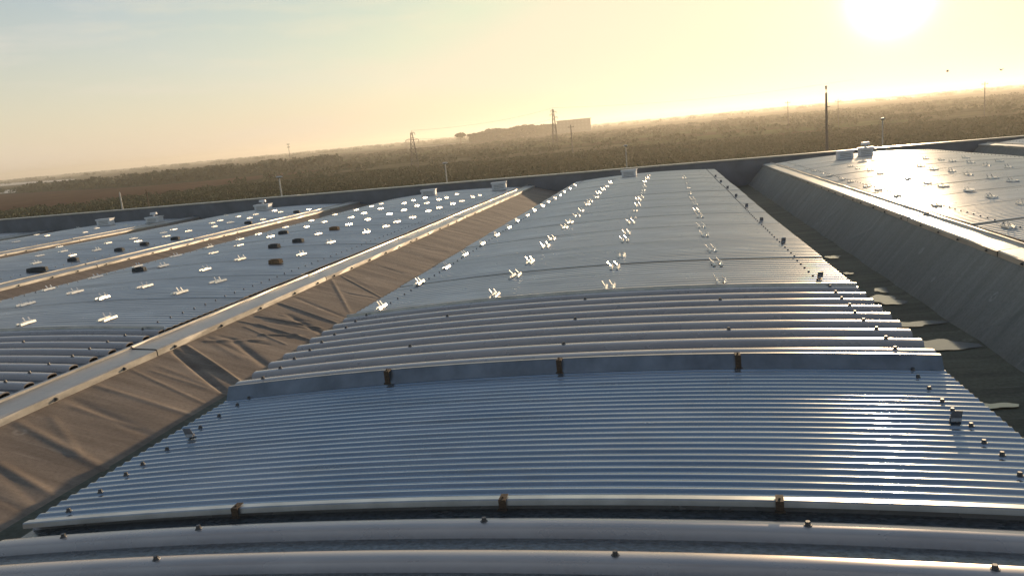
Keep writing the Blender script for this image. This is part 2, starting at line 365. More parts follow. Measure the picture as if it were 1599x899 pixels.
def vault(xc, label, near=True, y_start=None):
    t = thing('vaulted_roof', label, 'roof', 'arched roof vaults side by side'); on_roof(t, xc, 0, 0)
    def put(name, me, y, z, jit=0.003):
        return ob(name, me, t, (random.uniform(-jit, jit) * 3, y, z + random.uniform(-jit, jit)), (0, random.uniform(-.0012, .0012), random.uniform(-.0016, .0016)))
    if near:
        for y in (-5.9, -3.3, -0.7):                                   # behind and under the photographer
            pass
        w0 = put('ribbed_sheet', ME_W0, YW0, LEV['w0'], 0)
        for x, y in ((0, 3.70), (-1.66, 3.70), (-2.55, 3.70), (1.6, 3.70), (0.7, 3.37), (-1.7, 3.37), (2.3, 3.37)):
            ry = YW0 + (round((y - YW0) / .33 - .5) + .5) * .33
            ob('bolt', ME_BOLT, w0, (x, ry - YW0, arc(x) + .0545))
    nn = put('corrugated_sheet', ME_N, YN, LEV['n'], 0)
    fl = ob('front_flashing', ME_FRN, nn, (0, -.006, 0)); ob('light_stop_strip', ME_CLN, nn)
    p = 2.50 / 27
    for sx, xx in ((-1, -2.78), (1, 2.77)):
        for k in (1, 4, 7, 9, 12, 15, 17, 20, 23, 25):
            if not near and k % 3: continue
            ob('bolt', ME_BOLT, nn, (xx + random.uniform(-.015, .015), (k + .5) * p, arc(xx) + .0085 + .012 * (1 - k / 27)))
    for x in (-1.52, 0.06, 1.50): ob('clip', ME_CLIP, nn, (x + random.uniform(-.02, .02), 0.0, arc(x) + .033), (0, 0, random.uniform(-.1, .1))).scale = (.9, 1, .5)
    w = put('ribbed_sheet', ME_W, YW, LEV['w'], 0)
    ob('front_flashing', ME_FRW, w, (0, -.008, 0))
    for x in (-1.44, 0.07, 1.49): ob('clip', ME_CLIP, w, (x + random.uniform(-.02, .02), -.045, arc(x) + .058), (0, 0, random.uniform(-.1, .1)))
    for r in range(9):
        for x in (-2.74, 2.72) + (((.03,) if r % 3 == 1 else ()) + ((-1.5, 1.5) if r % 4 == 2 else ())):
            ob('bolt', ME_BOLT, w, (x + random.uniform(-.02, .02), (r + .5) * 2.92 / 9, arc(x) + .0545))
    y, k = YF, 0
    while y < F_END - 0.8:
        f = put('corrugated_sheet', ME_F, y, LEV['f'])
        if k == 0: (ob('front_flashing', ME_FRF, f, (0, -.006, 0)), ob('light_stop_strip', ME_CLF, f))
        tag(ob('bolt_row', ME_BROW, f), kind='stuff')
        y += FL; k += 1
    # the spandrel under the near edges, so that the vault is closed below
    return t
XM = -1.06
BAYS = {'M': XM, 'L1': -9.66, 'L2': -18.28, 'L3': -26.90, 'L4': -35.5, 'R1': 7.52, 'R2': 16.15}
VL = {'M': 'central arched vault of grey metal sheets filling the foreground',
      'L1': 'arched grey roof vault just left of the wrinkled brown membrane slope',
      'L2': 'arched grey roof vault, second to the left of the central vault',
      'L3': 'arched grey roof vault, third to the left of the central vault',
      'L4': 'arched grey roof vault at the far left end, below the parapet',
      'R1': 'arched roof vault right of the gutter, glittering in the low sun',
      'R2': 'sliver of arched roof vault at the far right by the parapet'}
for k, x in BAYS.items(): vault(x, VL[k], near=(k == 'M'))
# sheets behind the photographer
t = [o for o in bpy.data.objects if o.get('label') == VL['M']][0]
for y in (-4.0, -1.35): ob('corrugated_sheet', ME_N, t, (0, y, LEV['n'] - .05))

# ------------------------------------------------------------------ wing beams with gutters between the vaults
FOLDS = [((8.5, 0.03), (7.74, 0.93), .075, -.085), ((8.72, 0.05), (8.02, 1.0), .06, .075), ((9.03, 0.13), (9.55, 0.53), .07, .04), ((10.03, 0.0), (10.08, 0.35), .05, .03),
         ((10.42, 0.1), (10.57, 0.83), .05, .045), ((11.26, 0.0), (10.93, 0.93), .05, .05), ((10.08, 0.27), (9.98, 1.0), .06, .05), ((13.26, 0.04), (11.62, 0.85), .05, .028),
         ((13.64, 0.07), (12.79, 1.0), .035, .03), ((9.73, 0.44), (10.09, 0.8), .05, .04), ((7.7, 0.0), (7.34, 0.94), .05, .018), ((6.03, 0.05), (5.67, 1.01), .10, .028),
         ((5.35, 0.4), (5.14, 0.96), .08, .025), ((9.3, .3), (8.7, .95), .11, -.05), ((10.8, .35), (10.3, 1.0), .10, -.045), ((11.7, .1), (11.3, .9), .09, -.025), ((6.7, .1), (6.4, .95), .12, -.02)]
def seg_d(Y, T, a, b):
    ax, ay = a; bx, by = b; dx, dy = bx - ax, by - ay; L2 = dx * dx + dy * dy
    u = np.clip(((Y - ax) * dx + (T - ay) * dy) / L2, 0, 1)
    return np.hypot(Y - ax - u * dx, T - ay - u * dy), u
Y0, Y1 = -4.0, 36.75
def trough(xcap, d, xo, label, folds=False, dense=True):
    """d = direction (+1/-1) from the capped wing towards the other wing; xo = where the other wing ends under its vault"""
    t = thing('gutter_beam', label, 'gutter', 'membrane-lined gutter beams between the vaults'); on_roof(t, xcap, 0, -2.02)
    ns = 64 if dense else 10
    ys = np.concatenate([np.linspace(Y0, 3.4, 30), np.linspace(3.42, 15, 580), np.linspace(15.05, Y1, 260)]) if dense else np.linspace(Y0, Y1, 80)
    ny = len(ys); run, fall = (1.20, .30) if d > 0 else (.66, 1.18); zf = run * fall; ts = np.linspace(0, 1.0, ns)
    Y, T = np.meshgrid(ys, ts, indexing='ij')
    D = 0.004 * np.sin(Y * 2.3 + 1.5 * np.sin(Y * .7)) * T + .0025 * np.sin(Y * 7 + 4 * T + 2 * np.sin(Y * 1.3))
    if folds:
        for a, b, w, h in FOLDS:
            q, u = seg_d(Y, T, a, b); D += .45 * h * np.exp(-(q / (.5 * w)) ** 2) * (0.45 + .55 * np.sin(np.pi * np.clip(u, 0.05, 1)) ** .5)
        for i in range(48):                                            # smaller creases spread along the slope
            y = random.uniform(3, 34); s = random.uniform(-.5, .3)
            q, u = seg_d(Y, T, (y, random.uniform(0, .3)), (y + s, random.uniform(.6, 1))); D += random.choice((-1, 1)) * random.uniform(.003, .009) * np.exp(-(q / random.uniform(.018, .05)) ** 2)
    else:
        for i in range(40):
            y = random.uniform(3, 35); s = random.uniform(-.2, .9)
            q, u = seg_d(Y, T, (y, random.uniform(0, .4)), (y + s, random.uniform(.5, 1))); D += random.choice((-1, 1)) * random.uniform(.004, .012) * np.exp(-(q / random.uniform(.02, .06)) ** 2)
    D *= np.clip(T / .06, 0, 1)
    X = d * (run * T + .34 * D); Z = -zf * T + .90 * D
    V = np.stack([X, Y, Z], -1).reshape(-1, 3)
    i, j = np.meshgrid(np.arange(ns - 1), np.arange(ny - 1)); q = (j * ns + i).ravel()
    F = np.stack([q, q + 1, q + 1 + ns, q + ns], -1)
    if d < 0: F = F[:, ::-1]
    ob('membrane_slope', mesh('membrane_slope', V, F, M_MEML if d > 0 else M_MEMR, True), t)
    far = abs(xo - xcap)
    a, b = run, far - .45
    ny2 = 200 if dense else 30; ys2 = np.linspace(Y0, Y1, ny2)
    P = [(a - .02, -zf + .012), (a + .05, -zf - .002), ((a + b) / 2, -zf - .009), (b - .03, -zf - .002)]
    VV = [(d * x, y, z + .004 * math.sin(3 * y + 5 * x)) for y in ys2 for x, z in P]; k = len(P)
    FF = [(r * k + c, r * k + c + 1, (r + 1) * k + c + 1, (r + 1) * k + c) for r in range(ny2 - 1) for c in range(k - 1)]
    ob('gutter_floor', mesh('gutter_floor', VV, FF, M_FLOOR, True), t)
    v, f = loft([(d * (b - .04), -zf - .004), (d * (b + .04), -zf + .02), (d * far, -.12), (d * (far + .06), -.12), (d * (far + .06), -.82)], [Y0, Y1])
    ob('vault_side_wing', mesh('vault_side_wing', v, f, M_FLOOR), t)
    # capping in lengths with open joints
    j = 3.2 if d > 0 else 3.4; st = 5.0 if d > 0 else 3.85; js = [Y0]
    while j < Y1: js.append(j + random.uniform(-.08, .08)); j += st
    js.append(Y1)
    prof = [(.004, -.02), (.016, -.006), (.012, .062), (-.012, .075), (-.30, .098), (-.315, .104), (-.318, .128), (-.350, .130), (-.356, .02)]
    for y0, y1 in zip(js[:-1], js[1:]):
        n_ = max(2, int((y1 - y0) / .45)); dz = random.uniform(-.006, .006)
        v, f = loft([(d * x, z) for x, z in prof], np.linspace(y0 + .012, y1 - .012, n_))
        v = [(x + random.uniform(-.003, .003), y, z + random.uniform(-.0025, .0025) + dz) for x, y, z in v]
        # closed ends show the folded thickness of the sheet
        c = ob('cap_panel', mesh('cap_panel', v, f, M_CAP), t)
        yb = y0 + .35
        while yb < y1 - .1:
            if yb > 3 and yb < 26: ob('bolt', ME_BOLT, c, (d * .016, yb, .02), (0, d * math.pi / 2, 0))
            yb += random.uniform(.8, 1.15)
        if y0 > Y0:
            v, f = loft([(d * x * .97 - d * .006, z - .012) for x, z in prof], [y0 - .03, y0 + .03])
            ob('joint_strip', mesh('joint_strip', v, f, M_DBLOCK), t)
    v, f = loft([(-d * .352, .125), (-d * .352, -.85), (-d * .30, -.86), (d * .5, -.86)], [Y0, Y1])
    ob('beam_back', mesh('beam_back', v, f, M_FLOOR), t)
    return t
TR = [(-6.08, 1, -3.95, 'brown membrane slope with folds and pale capping left of the central vault', True, True),
      (-14.70, 1, -12.55, 'narrow brown gutter slope with pale capping, second from the central vault', False, False),
      (-23.32, 1, -21.17, 'thin pale capped gutter line, third to the left of the central vault', False, False),
      (-31.92, 1, -29.79, 'faint capped gutter line at the far left edge of the roof', False, False),
      (4.05, -1, 1.80, 'shaded grey membrane gutter with puddles right of the central vault', False, True),
      (12.65, -1, 10.42, 'shaded capped gutter at the far right edge by the parapet', False, False)]
for a in TR: trough(*a)

# puddles lying on the right-hand gutter floor
def puddle(cx, cy, lx, ly, seed, rz=0.0):
    rn = random.Random(seed); n_ = 40; pts = []
    ph = [rn.uniform(0, 6.28) for _ in range(5)]
    for i in range(n_):
        a = 2 * math.pi * i / n_
        r = 1 + .22 * math.sin(2 * a + ph[0]) + .16 * math.sin(3 * a + ph[1]) + .12 * math.sin(5 * a + ph[2]) + .07 * math.sin(9 * a + ph[3])
        pts.append((lx * r * math.cos(a), ly * r * math.sin(a), 0))
    o = ob('puddle', mesh('puddle', [(0, 0, 0)] + pts, [(0, 1 + i, 1 + (i + 1) % n_) for i in range(n_)], M_WATER)); tag(o, kind='structure')
    return on_roof(o, cx, cy, -2.02 - .779 + .008, rz)
for i, (x, y, a, b) in enumerate([(2.88, 9.78, .40, .27), (2.96, 10.85, .30, .16), (3.00, 12.35, .24, .30), (3.12, 13.05, .12, .17), (2.74, 7.70, .20, .09), (3.05, 16.4, .12, .2), (2.95, 14.6, .07, .1)]): puddle(x, y, a, b, i + 3)

# ------------------------------------------------------------------ parapet and walls at the far end (world upright)
def rw(x, y, z): return ROOF @ Vector((x, y, z))
pz = rw(0, 37.0, -1.60).z
PA, PB = rw(-48, 37.0, -1.6), rw(34, 37.0, -1.6)
PA.z = PB.z = 0
pd = (PB - PA).normalized(); pn = Vector((-pd.y, pd.x, 0)); PL = (PB - PA).length
par = thing('parapet_wall', 'long dark parapet wall closing the far end of the roof', 'wall')
par.location = PA; par.rotation_euler = (0, 0, math.atan2(pd.y, pd.x))
v, f = box(0, PL, 0, .35, 0, pz - .05); ob('wall', mesh('wall', v, f, M_WALL), par)
x = 0.0; k = 0
while x < PL:
    w_ = min(3.0, PL - x)
    v, f = box(.006, w_ - .006, -.03, .40, 0, .05); ob('coping', mesh('coping', v, f, M_COPE), par, (x, 0, pz - .048 + random.uniform(-.004, .004)))
    x += 3.0; k += 1
bld = thing('factory_building', 'factory hall walls standing under the vaulted roof', 'building')
c = rw(-7, 16, -3.6)
bld.location = (c.x, c.y, 0); bld.rotation_euler = (0, 0, math.atan2(pd.y, pd.x))
zt = rw(-44, 36, -2.75).z
for nm, b in (('wall', box(-41, 40.5, -20.3, -20, 0, zt)), ('wall', box(-41, -40.7, -19.99, 20.9, 0, zt)), ('wall', box(40.2, 40.5, -19.99, 20.9, 0, zt)), ('ceiling_slab', box(-40.6, 40.1, -19.9, 20.9, zt - .32, zt - .02))):
    ob(nm, mesh(nm, *b, M_BWALL), bld)

# ------------------------------------------------------------------ brackets on the sheets
def plate(a, b, w, th):
    """thin strip from a to b, width along y"""
    a, b = Vector(a), Vector(b); d = (b - a).normalized(); nn_ = d.cross(Vector((0, 1, 0))).normalized() * th / 2
    V = []
    for p in (a, b):
        for sy in (-1, 1):
            for sn in (-1, 1): V.append(p + Vector((0, sy * w / 2, 0)) + sn * nn_)
    return V, [(0, 1, 3, 2), (4, 6, 7, 5), (0, 4, 5, 1), (2, 3, 7, 6), (0, 2, 6, 4), (1, 5, 7, 3)]
def rail_geo(w=.05, h=.036, l=.19):
    V = [(x * (1 if z == 0 else .55), y * (1 if z == 0 else .97), z) for z in (0, h) for y in (-l, l) for x in (-w / 2, w / 2)]
    F = [(0, 2, 3, 1), (4, 5, 7, 6), (0, 1, 5, 4), (2, 6, 7, 3), (0, 4, 6, 2), (1, 3, 7, 5)]
    return join((V, F), box(-w * .75, w * .75, -.03, .03, 0, .005), box(-.008, .008, -.12, -.104, h, h + .012), box(-.008, .008, .13, .146, h, h + .012))
ME_RAIL = mesh('rail', *rail_geo(), M_WHITE)
ME_TAB = mesh('tab', *plate((0, 0, .01), (-.07, 0, .095), .034, .008), M_WHITE)
ME_TAB2 = mesh('tab_upright', *plate((0, 0, .01), (-.05, 0, .10), .034, .008), M_WHITE)
ME_TAB3 = mesh('tab_flat', *plate((-.03, 0, .045), (.08, 0, .075), .075, .008), M_WHITE)
ME_RAILG = mesh('rail_grey', *rail_geo(), M_GREY); ME_TABG = mesh('tab_grey', *plate((0, 0, .006), (-.06, 0, .13), .07, .006), M_GREY)
GRP = 'panel mounting brackets on the vaults'
def bracket(bay, x, y, label, two=True, jit=.05, scale=.82):
    xc = BAYS[bay]; xl = max(-2.9, min(2.9, x - xc)); z = z_roof(xl, y) + .0095
    t = thing('mounting_bracket', label, 'bracket', GRP)
    slope = math.atan(2 * RISE * xl / (VW / 2) ** 2)
    on_roof(t, xc + xl, y, z, random.uniform(-jit, jit), 0, slope)
    t.matrix_world = t.matrix_world @ Matrix.Scale(scale, 4)
    tb = random.choice((ME_TAB, ME_TAB2)); ty = random.uniform(.02, .13); tr_ = random.uniform(-.2, .2); gap = random.uniform(.035, .06)
    for dx in ((-gap, gap) if two else (-.02, .02)):
        ob('rail', ME_RAIL, t, (dx, random.uniform(-.03, .03), 0), (0, 0, random.uniform(-.05, .05)))
        ob('tab', tb, t, (dx, ty + random.uniform(-.02, .02) + .3 * dx, .004), (0, 0, tr_ + random.uniform(-.06, .06)))
    return t
ROWS = {-3.75: ([9.6, 11.3, 12.7, 14.1, 15.5, 16.9, 18.2, 19.6, 21.0, 22.3, 23.6, 25.1, 26.3, 27.7, 29.2, 30.7, 32.6], 'first row from the left'),
        -2.20: ([9.5, 10.95, 12.1, 13.8, 14.8, 16.6, 17.5, 18.9, 20.1, 21.9, 22.8, 24.2, 25.8, 27.3, 29.0, 30.8, 32.8], 'second row from the left'),
        -0.80: ([9.5, 11.0, 12.0, 13.7, 14.65, 16.35, 17.3, 18.8, 20.1, 21.6, 22.5, 24.0, 25.2, 26.8, 28.9, 31.2, 33.4], 'third row from the left'),
        0.55: ([9.55, 10.9, 12.1, 13.8, 15.1, 16.8, 17.75, 19.5, 20.9, 22.7, 24.9, 27.1, 29.3, 31.5], 'fourth row from the left')}
for x, (ys, rowname) in ROWS.items():
    for i, y in enumerate(ys):
        bracket('M', x + random.uniform(-.03, .03), y, 'white bracket, %s from the near end, %s on central vault' % (ORD[i], rowname), two=(x != -3.75))
def clip_thing(x, y, label, bay='M'):
    xl = x - BAYS[bay]; t = thing('saddle_bracket', label, 'bracket', 'grey saddle brackets along the vault edges')
    on_roof(t, x, y, z_roof(xl, y) + .01, random.uniform(-.1, .1)); t.matrix_world = t.matrix_world @ Matrix.Scale(.58, 4)
    ob('rail', ME_RAILG, t, (0, 0, 0), (0, 0, math.pi / 2)).scale = (1.5, .28, 1)
    ob('tab', ME_TABG, t, (.02, 0, .0), (0, 0, math.pi / 2)); ob('tab', ME_TABG, t, (-.03, 0, .0), (0, 0, math.pi / 2 + .2))
for i, y in enumerate([5.2, 9.75, 12.8, 15.7, 18.6, 21.4, 24.3, 27.2, 30.1]):
    clip_thing(1.66, y, 'small grey saddle bracket, %s from the near end along central vault\'s right edge' % ORD[i])
clip_thing(-3.80, 5.36, 'small grey saddle bracket at the left edge of the nearest corrugated sheet')
L1 = [(-9.16, 9.7), (-7.92, 9.8), (-10.82, 11.5), (-9.31, 11.5), (-8.02, 11.7), (-10.65, 12.5), (-9.23, 12.5), (-7.92, 12.7), (-12.2, 13.6), (-9.09, 14.2), (-12.2, 15.0), (-10.9, 15.5), (-9.05, 15.5), (-7.79, 15.8), (-12.2, 16.4), (-10.84, 17.4), (-7.95, 17.7), (-12.25, 18.0), (-10.9, 18.7), (-7.77, 19.6), (-9.2, 19.8), (-12.3, 19.6), (-10.9, 20.4), (-7.7, 20.9), (-12.3, 21.2), (-9.23, 22.0), (-7.76, 22.0), (-12.35, 22.4), (-10.9, 22.7), (-7.67, 23.2), (-9.15, 23.3), (-10.9, 24.0), (-12.3, 24.1), (-10.3, 24.8), (-8.97, 24.8), (-7.77, 25.2), (-12.27, 26.0), (-8.87, 26.0), (-10.39, 26.2), (-7.71, 26.3), (-8.93, 27.7), (-7.6, 27.7), (-10.36, 27.8), (-12.2, 27.9), (-8.87, 28.7), (-7.55, 28.8), (-11.92, 29.3), (-10.12, 29.8), (-8.81, 30.1), (-11.74, 30.5), (-7.53, 30.5), (-8.71, 30.9), (-10.13, 31.0), (-7.47, 31.4), (-11.76, 31.7), (-9.96, 32.1), (-8.74, 32.6)]
L2 = [(-16.89, 18.6), (-16.82, 19.9), (-18.41, 20.5), (-16.89, 21.0), (-18.3, 21.3), (-16.86, 22.9), (-18.03, 23.0), (-17.74, 23.9), (-20.8, 24.1), (-16.64, 24.1), (-17.7, 25.5), (-16.76, 25.6), (-18.01, 26.6), (-16.47, 26.8), (-16.64, 28.2), (-17.53, 28.4), (-15.7, 29.0), (-17.85, 29.5), (-16.71, 29.8), (-17.93, 31.1), (-17.44, 31.7), (-16.5, 32.1), (-15.6, 33.0), (-17.3, 33.1), (-19.85, 33.4), (-18.91, 33.5)]
L3 = [(-26.03, 27.9), (-26.29, 29.9), (-25.74, 32.3), (-24.8, 33.1), (-26.57, 34.2), (-27.8, 33.6), (-25.0, 30.6), (-28.6, 31.9)]
R1 = [(4.78, 12.7), (5.77, 14.8), (4.8, 16.0), (5.77, 16.1), (5.86, 17.5), (4.75, 18.4), (6.99, 18.4), (5.81, 18.9), (7.0, 19.5), (4.75, 20.0), (5.81, 20.0), (6.98, 20.9), (4.75, 21.1), (5.84, 21.6), (8.26, 22.0), (7.03, 22.2), (4.75, 22.9), (5.92, 23.1), (8.19, 23.2), (6.97, 23.4), (4.75, 24.0), (5.79, 24.1), (8.96, 24.5), (8.31, 24.7), (7.1, 25.0), (5.88, 25.6), (4.75, 25.8), (8.21, 25.9), (7.08, 26.4), (5.78, 26.8), (4.75, 26.9), (8.21, 26.9), (8.98, 27.1), (7.21, 28.0), (5.86, 28.2), (8.15, 28.2), (4.75, 28.4), (7.07, 29.0), (4.75, 29.7), (6.98, 29.9), (8.06, 30.4), (4.78, 32.5)]
def rows_of(bay, pts, edges, names, where):
    rows = {}
    for x, y in sorted(pts, key=lambda q: q[1]):
        i = sum(x > e for e in edges); rows.setdefault(i, []).append((x, y))
    for i, l in rows.items():
        for k, (x, y) in enumerate(l):
            bracket(bay, x, y, 'white bracket, %s from near end, %s row from left, %s' % (ORD[k], names[i], where), jit=.12)
rows_of('L1', L1, (-11.4, -10.0, -8.4), ORD, 'vault beyond brown slope')
rows_of('L2', L2, (-19, -17.3, -16.0), ORD, 'second left vault')
rows_of('L3', L3, (-26.5,), ORD, 'third left vault')
rows_of('R1', R1, (5.3, 6.5, 7.6, 8.7), ORD, 'sunlit right vault')
# blocks stand in for bracket parts; shade is put into the dark ones' colour
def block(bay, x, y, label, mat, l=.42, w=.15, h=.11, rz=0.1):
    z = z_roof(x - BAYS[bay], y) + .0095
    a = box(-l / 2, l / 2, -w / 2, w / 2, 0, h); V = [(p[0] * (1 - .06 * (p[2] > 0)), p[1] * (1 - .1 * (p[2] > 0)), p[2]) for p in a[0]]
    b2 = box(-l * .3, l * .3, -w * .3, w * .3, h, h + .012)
    o = ob('stand_in_block', mesh('stand_in_block', *join((V, a[1]), b2), mat)); tag(o, label, 'block', 'blocks lying on the left vaults'); on_roof(o, x, y, z, rz); return o
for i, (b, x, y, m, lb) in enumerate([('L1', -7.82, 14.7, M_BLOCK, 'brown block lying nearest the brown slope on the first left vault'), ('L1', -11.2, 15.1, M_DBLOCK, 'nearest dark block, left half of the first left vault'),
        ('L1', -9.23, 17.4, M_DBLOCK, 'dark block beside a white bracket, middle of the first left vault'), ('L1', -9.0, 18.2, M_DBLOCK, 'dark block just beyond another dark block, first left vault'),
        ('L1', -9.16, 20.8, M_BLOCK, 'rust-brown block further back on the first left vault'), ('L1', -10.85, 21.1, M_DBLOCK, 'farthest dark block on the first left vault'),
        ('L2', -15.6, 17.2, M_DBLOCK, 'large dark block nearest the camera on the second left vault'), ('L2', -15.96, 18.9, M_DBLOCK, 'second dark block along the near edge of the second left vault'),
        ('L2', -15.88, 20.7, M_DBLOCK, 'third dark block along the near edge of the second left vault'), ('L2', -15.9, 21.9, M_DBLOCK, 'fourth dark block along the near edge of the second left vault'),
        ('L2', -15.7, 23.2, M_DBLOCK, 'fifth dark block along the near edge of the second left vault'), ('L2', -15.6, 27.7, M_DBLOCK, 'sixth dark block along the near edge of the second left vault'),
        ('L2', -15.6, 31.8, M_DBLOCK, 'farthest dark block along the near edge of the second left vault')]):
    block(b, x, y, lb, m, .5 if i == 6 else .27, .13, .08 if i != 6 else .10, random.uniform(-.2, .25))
# white boxes at the far ends
def vent(bay, x, y, label, w=.60, h=.26, d=.36, top=None):
    t = thing('vent_box', label, 'vent', 'white vent boxes at the far ends of the vaults'); on_roof(t, x, y, z_roof(x - BAYS[bay], y) + .0, random.uniform(-.1, .1))
    v, f = box(-w / 2, w / 2, -d / 2, d / 2, 0, h); ob('body', mesh('body', v, f, M_BOX), t)
    v, f = join(box(-w / 2 - .03, w / 2 + .03, -d / 2 - .03, d / 2 + .03, h, h + .025), box(-w / 2 - .031, w / 2 + .031, -d / 2 - .036, -d / 2 - .03, h - .05, h + .026))
    ob('lid', mesh('lid', v, f, M_BOX), t)
    v, f = join(*[box(-w * .36, w * .36, -d / 2 - .012, -d / 2 - .002, h * (.2 + .2 * k), h * (.27 + .2 * k)) for k in range(3)]); ob('louvre', mesh('louvre', v, f, M_GREY), t)
    if top:
        v, f = tube((0, 0, h + .02), (0, 0, h + .12), .05, .05, 10); v2, f2 = tube((0, 0, h + .12), (0, 0, h + .22), .17, .15, 12)
        ob('cowl', mesh('cowl', *join((v, f), (v2, f2)), M_BOX), t)
vent('M', -1.62, 34.4, 'white louvred vent box at the far end of the central vault')
vent('L1', -10.4, 34.2, 'pale vent box against the parapet, far end of the first left vault', .62, .24)
vent('L1', -7.3, 34.6, 'vent box with a sunlit side beside the capping, first left vault', .62, .32, .3)
vent('L2', -18.6, 34.6, 'pale vent box with a cowl below the white lamp post', .7, .26, .4, True)
vent('L3', -24.2, 34.4, 'pale vent box with a cowl, third vault to the left', .7, .26, .4, True)
vent('L3', -26.7, 34.2, 'pale vent box with a bright sunlit end, far left', .7, .30)
vent('R1', 6.62, 32.8, 'left one of two vent boxes on the sunlit right-hand vault', .55, .30)
vent('R1', 7.55, 33.6, 'right one of two vent boxes on the sunlit right-hand vault', .52, .30, .36, True)

# ------------------------------------------------------------------ posts, pylons and far things (world coordinates)
def polar(az, d): a = math.radians(az); return d * math.sin(a), d * math.cos(a)
def post(name, az, d, tan_top, r, mat, label, cat, kind):
    x, y = polar(az, d); hz = H + tan_top * d; t = thing(name, label, cat, None); t.location = (x, y, 0)
    v, f = tube((0, 0, 0), (0, 0, hz), r, r * .6, 10); ob('shaft', mesh('shaft', v, f, mat), t)
    if kind == 'lamp':
        v, f = join(tube((0, 0, hz - .02), (0, 0, hz + .06), r * 1.2, r * 3.2, 12), tube((0, 0, hz + .06), (0, 0, hz + .13), r * 3.2, r * 1.6, 12)); ob('lamp_head', mesh('lamp_head', v, f, mat), t)
    if kind == 'wood':
        v, f = tube((0, 0, hz), (0, 0, hz + .12), r * .62, r * .2, 10); ob('post_cap', mesh('post_cap', v, f, mat), t)
    if kind == 'cross':
        v, f = box(-1.1, 1.1, -.07, .07, hz - .9, hz - .75); ob('crossarm', mesh('crossarm', v, f, mat), t)
        for q in (-1, 0, 1): v, f = tube((q * .95, 0, hz - .75), (q * .95, 0, hz - .42), .08, .05, 8); ob('insulator', mesh('insulator', v, f, mat), t)
    if kind == 'mono':
        v, f = join(tube((0, 0, hz), (0, 0, hz + .8), .035, .03, 8), tube((0, 0, hz + .45), (0, 0, hz + 1.0), .11, .16, 10)); ob('insulator', mesh('insulator', v, f, mat), t)
        v, f = box(.1, .55, -.04, .04, hz * .83, hz * .83 + .1); ob('bracket_arm', mesh('bracket_arm', v, f, mat), t)
    if kind == 'flood':
        for z_ in (hz, hz - 3): v, f = join(box(-1.5, 1.5, -.1, .1, z_ - .1, z_ + .1), *[box(q - .35, q + .35, -.4, .3, z_ + .1, z_ + .8) for q in (-1.1, 0, 1.1)]); ob('flood_lamps', mesh('flood_lamps', v, f, mat), t)
    return t
post('wooden_post', -36.97, 75, -.0283, .10, M_POLE, 'pale thin post beyond the parapet, left one of two', 'post', 'wood')
post('wooden_post', -35.42, 78, -.0278, .09, M_WOOD, 'brown thin post beyond the parapet, right one of two', 'post', 'wood')
post('lamp_post', -27.04, 60, -.0297, .085, M_POLE, 'white lamp post rising behind the parapet at the left', 'lamp post', 'lamp')
post('lamp_post', -15.64, 66, -.0325, .075, M_POLE, 'pale lamp post beyond the parapet, right of the lattice pylon', 'lamp post', 'lamp')
post('lamp_post', -2.90, 62, -.0318, .055, M_POLE, 'slim pale lamp post behind the central vault\'s far end', 'lamp post', 'lamp')
post('lamp_post', 13.61, 64, -.0260, .06, M_POLE, 'thin lamp post above the sunlit right-hand vault', 'lamp post', 'lamp')
post('utility_pole', -6.6, 290, .0003, .22, M_STEEL, 'dark utility pole right of the tall pylon', 'pole', 'cross')
post('utility_pole', 7.92, 400, .0041, .2, M_STEEL, 'thin utility pole with crossarm left of the thick pole', 'pole', 'cross')
post('steel_pole', 10.29, 130, .0092, .25, M_STEEL, 'thick grey pole standing below the sun', 'pole', 'mono')
post('utility_pole', 11.0, 330, .001, .12, M_STEEL, 'short thin pole just right of the thick pole', 'pole', 'cross')
post('utility_pole', 19.22, 350, .0044, .2, M_STEEL, 'utility pole with crossarm at the far right horizon', 'pole', 'cross')
post('floodlight_mast', -26.14, 900, .008, .35, M_STEEL, 'far floodlight mast on the left horizon', 'mast', 'flood')
def pylon(az, d, tan_top, label, arms):
    x, y = polar(az, d); hz = H + tan_top * d; t = thing('lattice_pylon', label, 'pylon', 'lattice pylons of the power line'); t.location = (x, y, 0); t.rotation_euler = (0, 0, .35)
    wb, wt = 1.5, .35; legs, br = [], []
    def cor(s, u): w_ = wb + (wt - wb) * u; return Vector((s[0] * w_, s[1] * w_, hz * u))
    cs = [(-1, -1), (1, -1), (1, 1), (-1, 1)]
    for s in cs: v, f = tube(cor(s, 0), cor(s, 1), .17, .12, 5); ob('leg', mesh('leg', v, f, M_STEEL), t)
    n_ = 9
    for k in range(n_):
        u0, u1 = k / n_, (k + 1) / n_
        for i in range(4):
            a, b = cs[i], cs[(i + 1) % 4]
            br += [tube(cor(a, u0), cor(b, u1), .07, .07, 4), tube(cor(b, u0), cor(a, u1), .07, .07, 4), tube(cor(a, u1), cor(b, u1), .06, .06, 4)]
    ob('bracing', mesh('bracing', *join(*br), M_STEEL), t)
    for zf, la, s in arms:
        z_ = hz * zf; P = []
        P += [tube((-la, 0, z_), (la, 0, z_), .10, .10, 5), tube((-la, 0, z_), (0, 0, z_ + .9), .06, .06, 4), tube((la, 0, z_), (0, 0, z_ + .9), .06, .06, 4)] if s == 2 else [tube((0, 0, z_), (la * s, 0, z_ + .15), .10, .08, 5), tube((0, 0, z_ + .8), (la * s, 0, z_ + .15), .06, .05, 4)]
        ob('crossarm', mesh('crossarm', *join(*P), M_STEEL), t)
        for q in ((-1, 1) if s == 2 else (s,)):
            v, f = tube((q * la, 0, z_), (q * la, 0, z_ - .9), .10, .07, 6); ob('insulator', mesh('insulator', v, f, M_STEEL), t)
    v, f = tube((0, 0, hz - .3), (0, 0, hz + 1.0), .08, .04, 5); ob('peak', mesh('peak', v, f, M_STEEL), t)
    return t
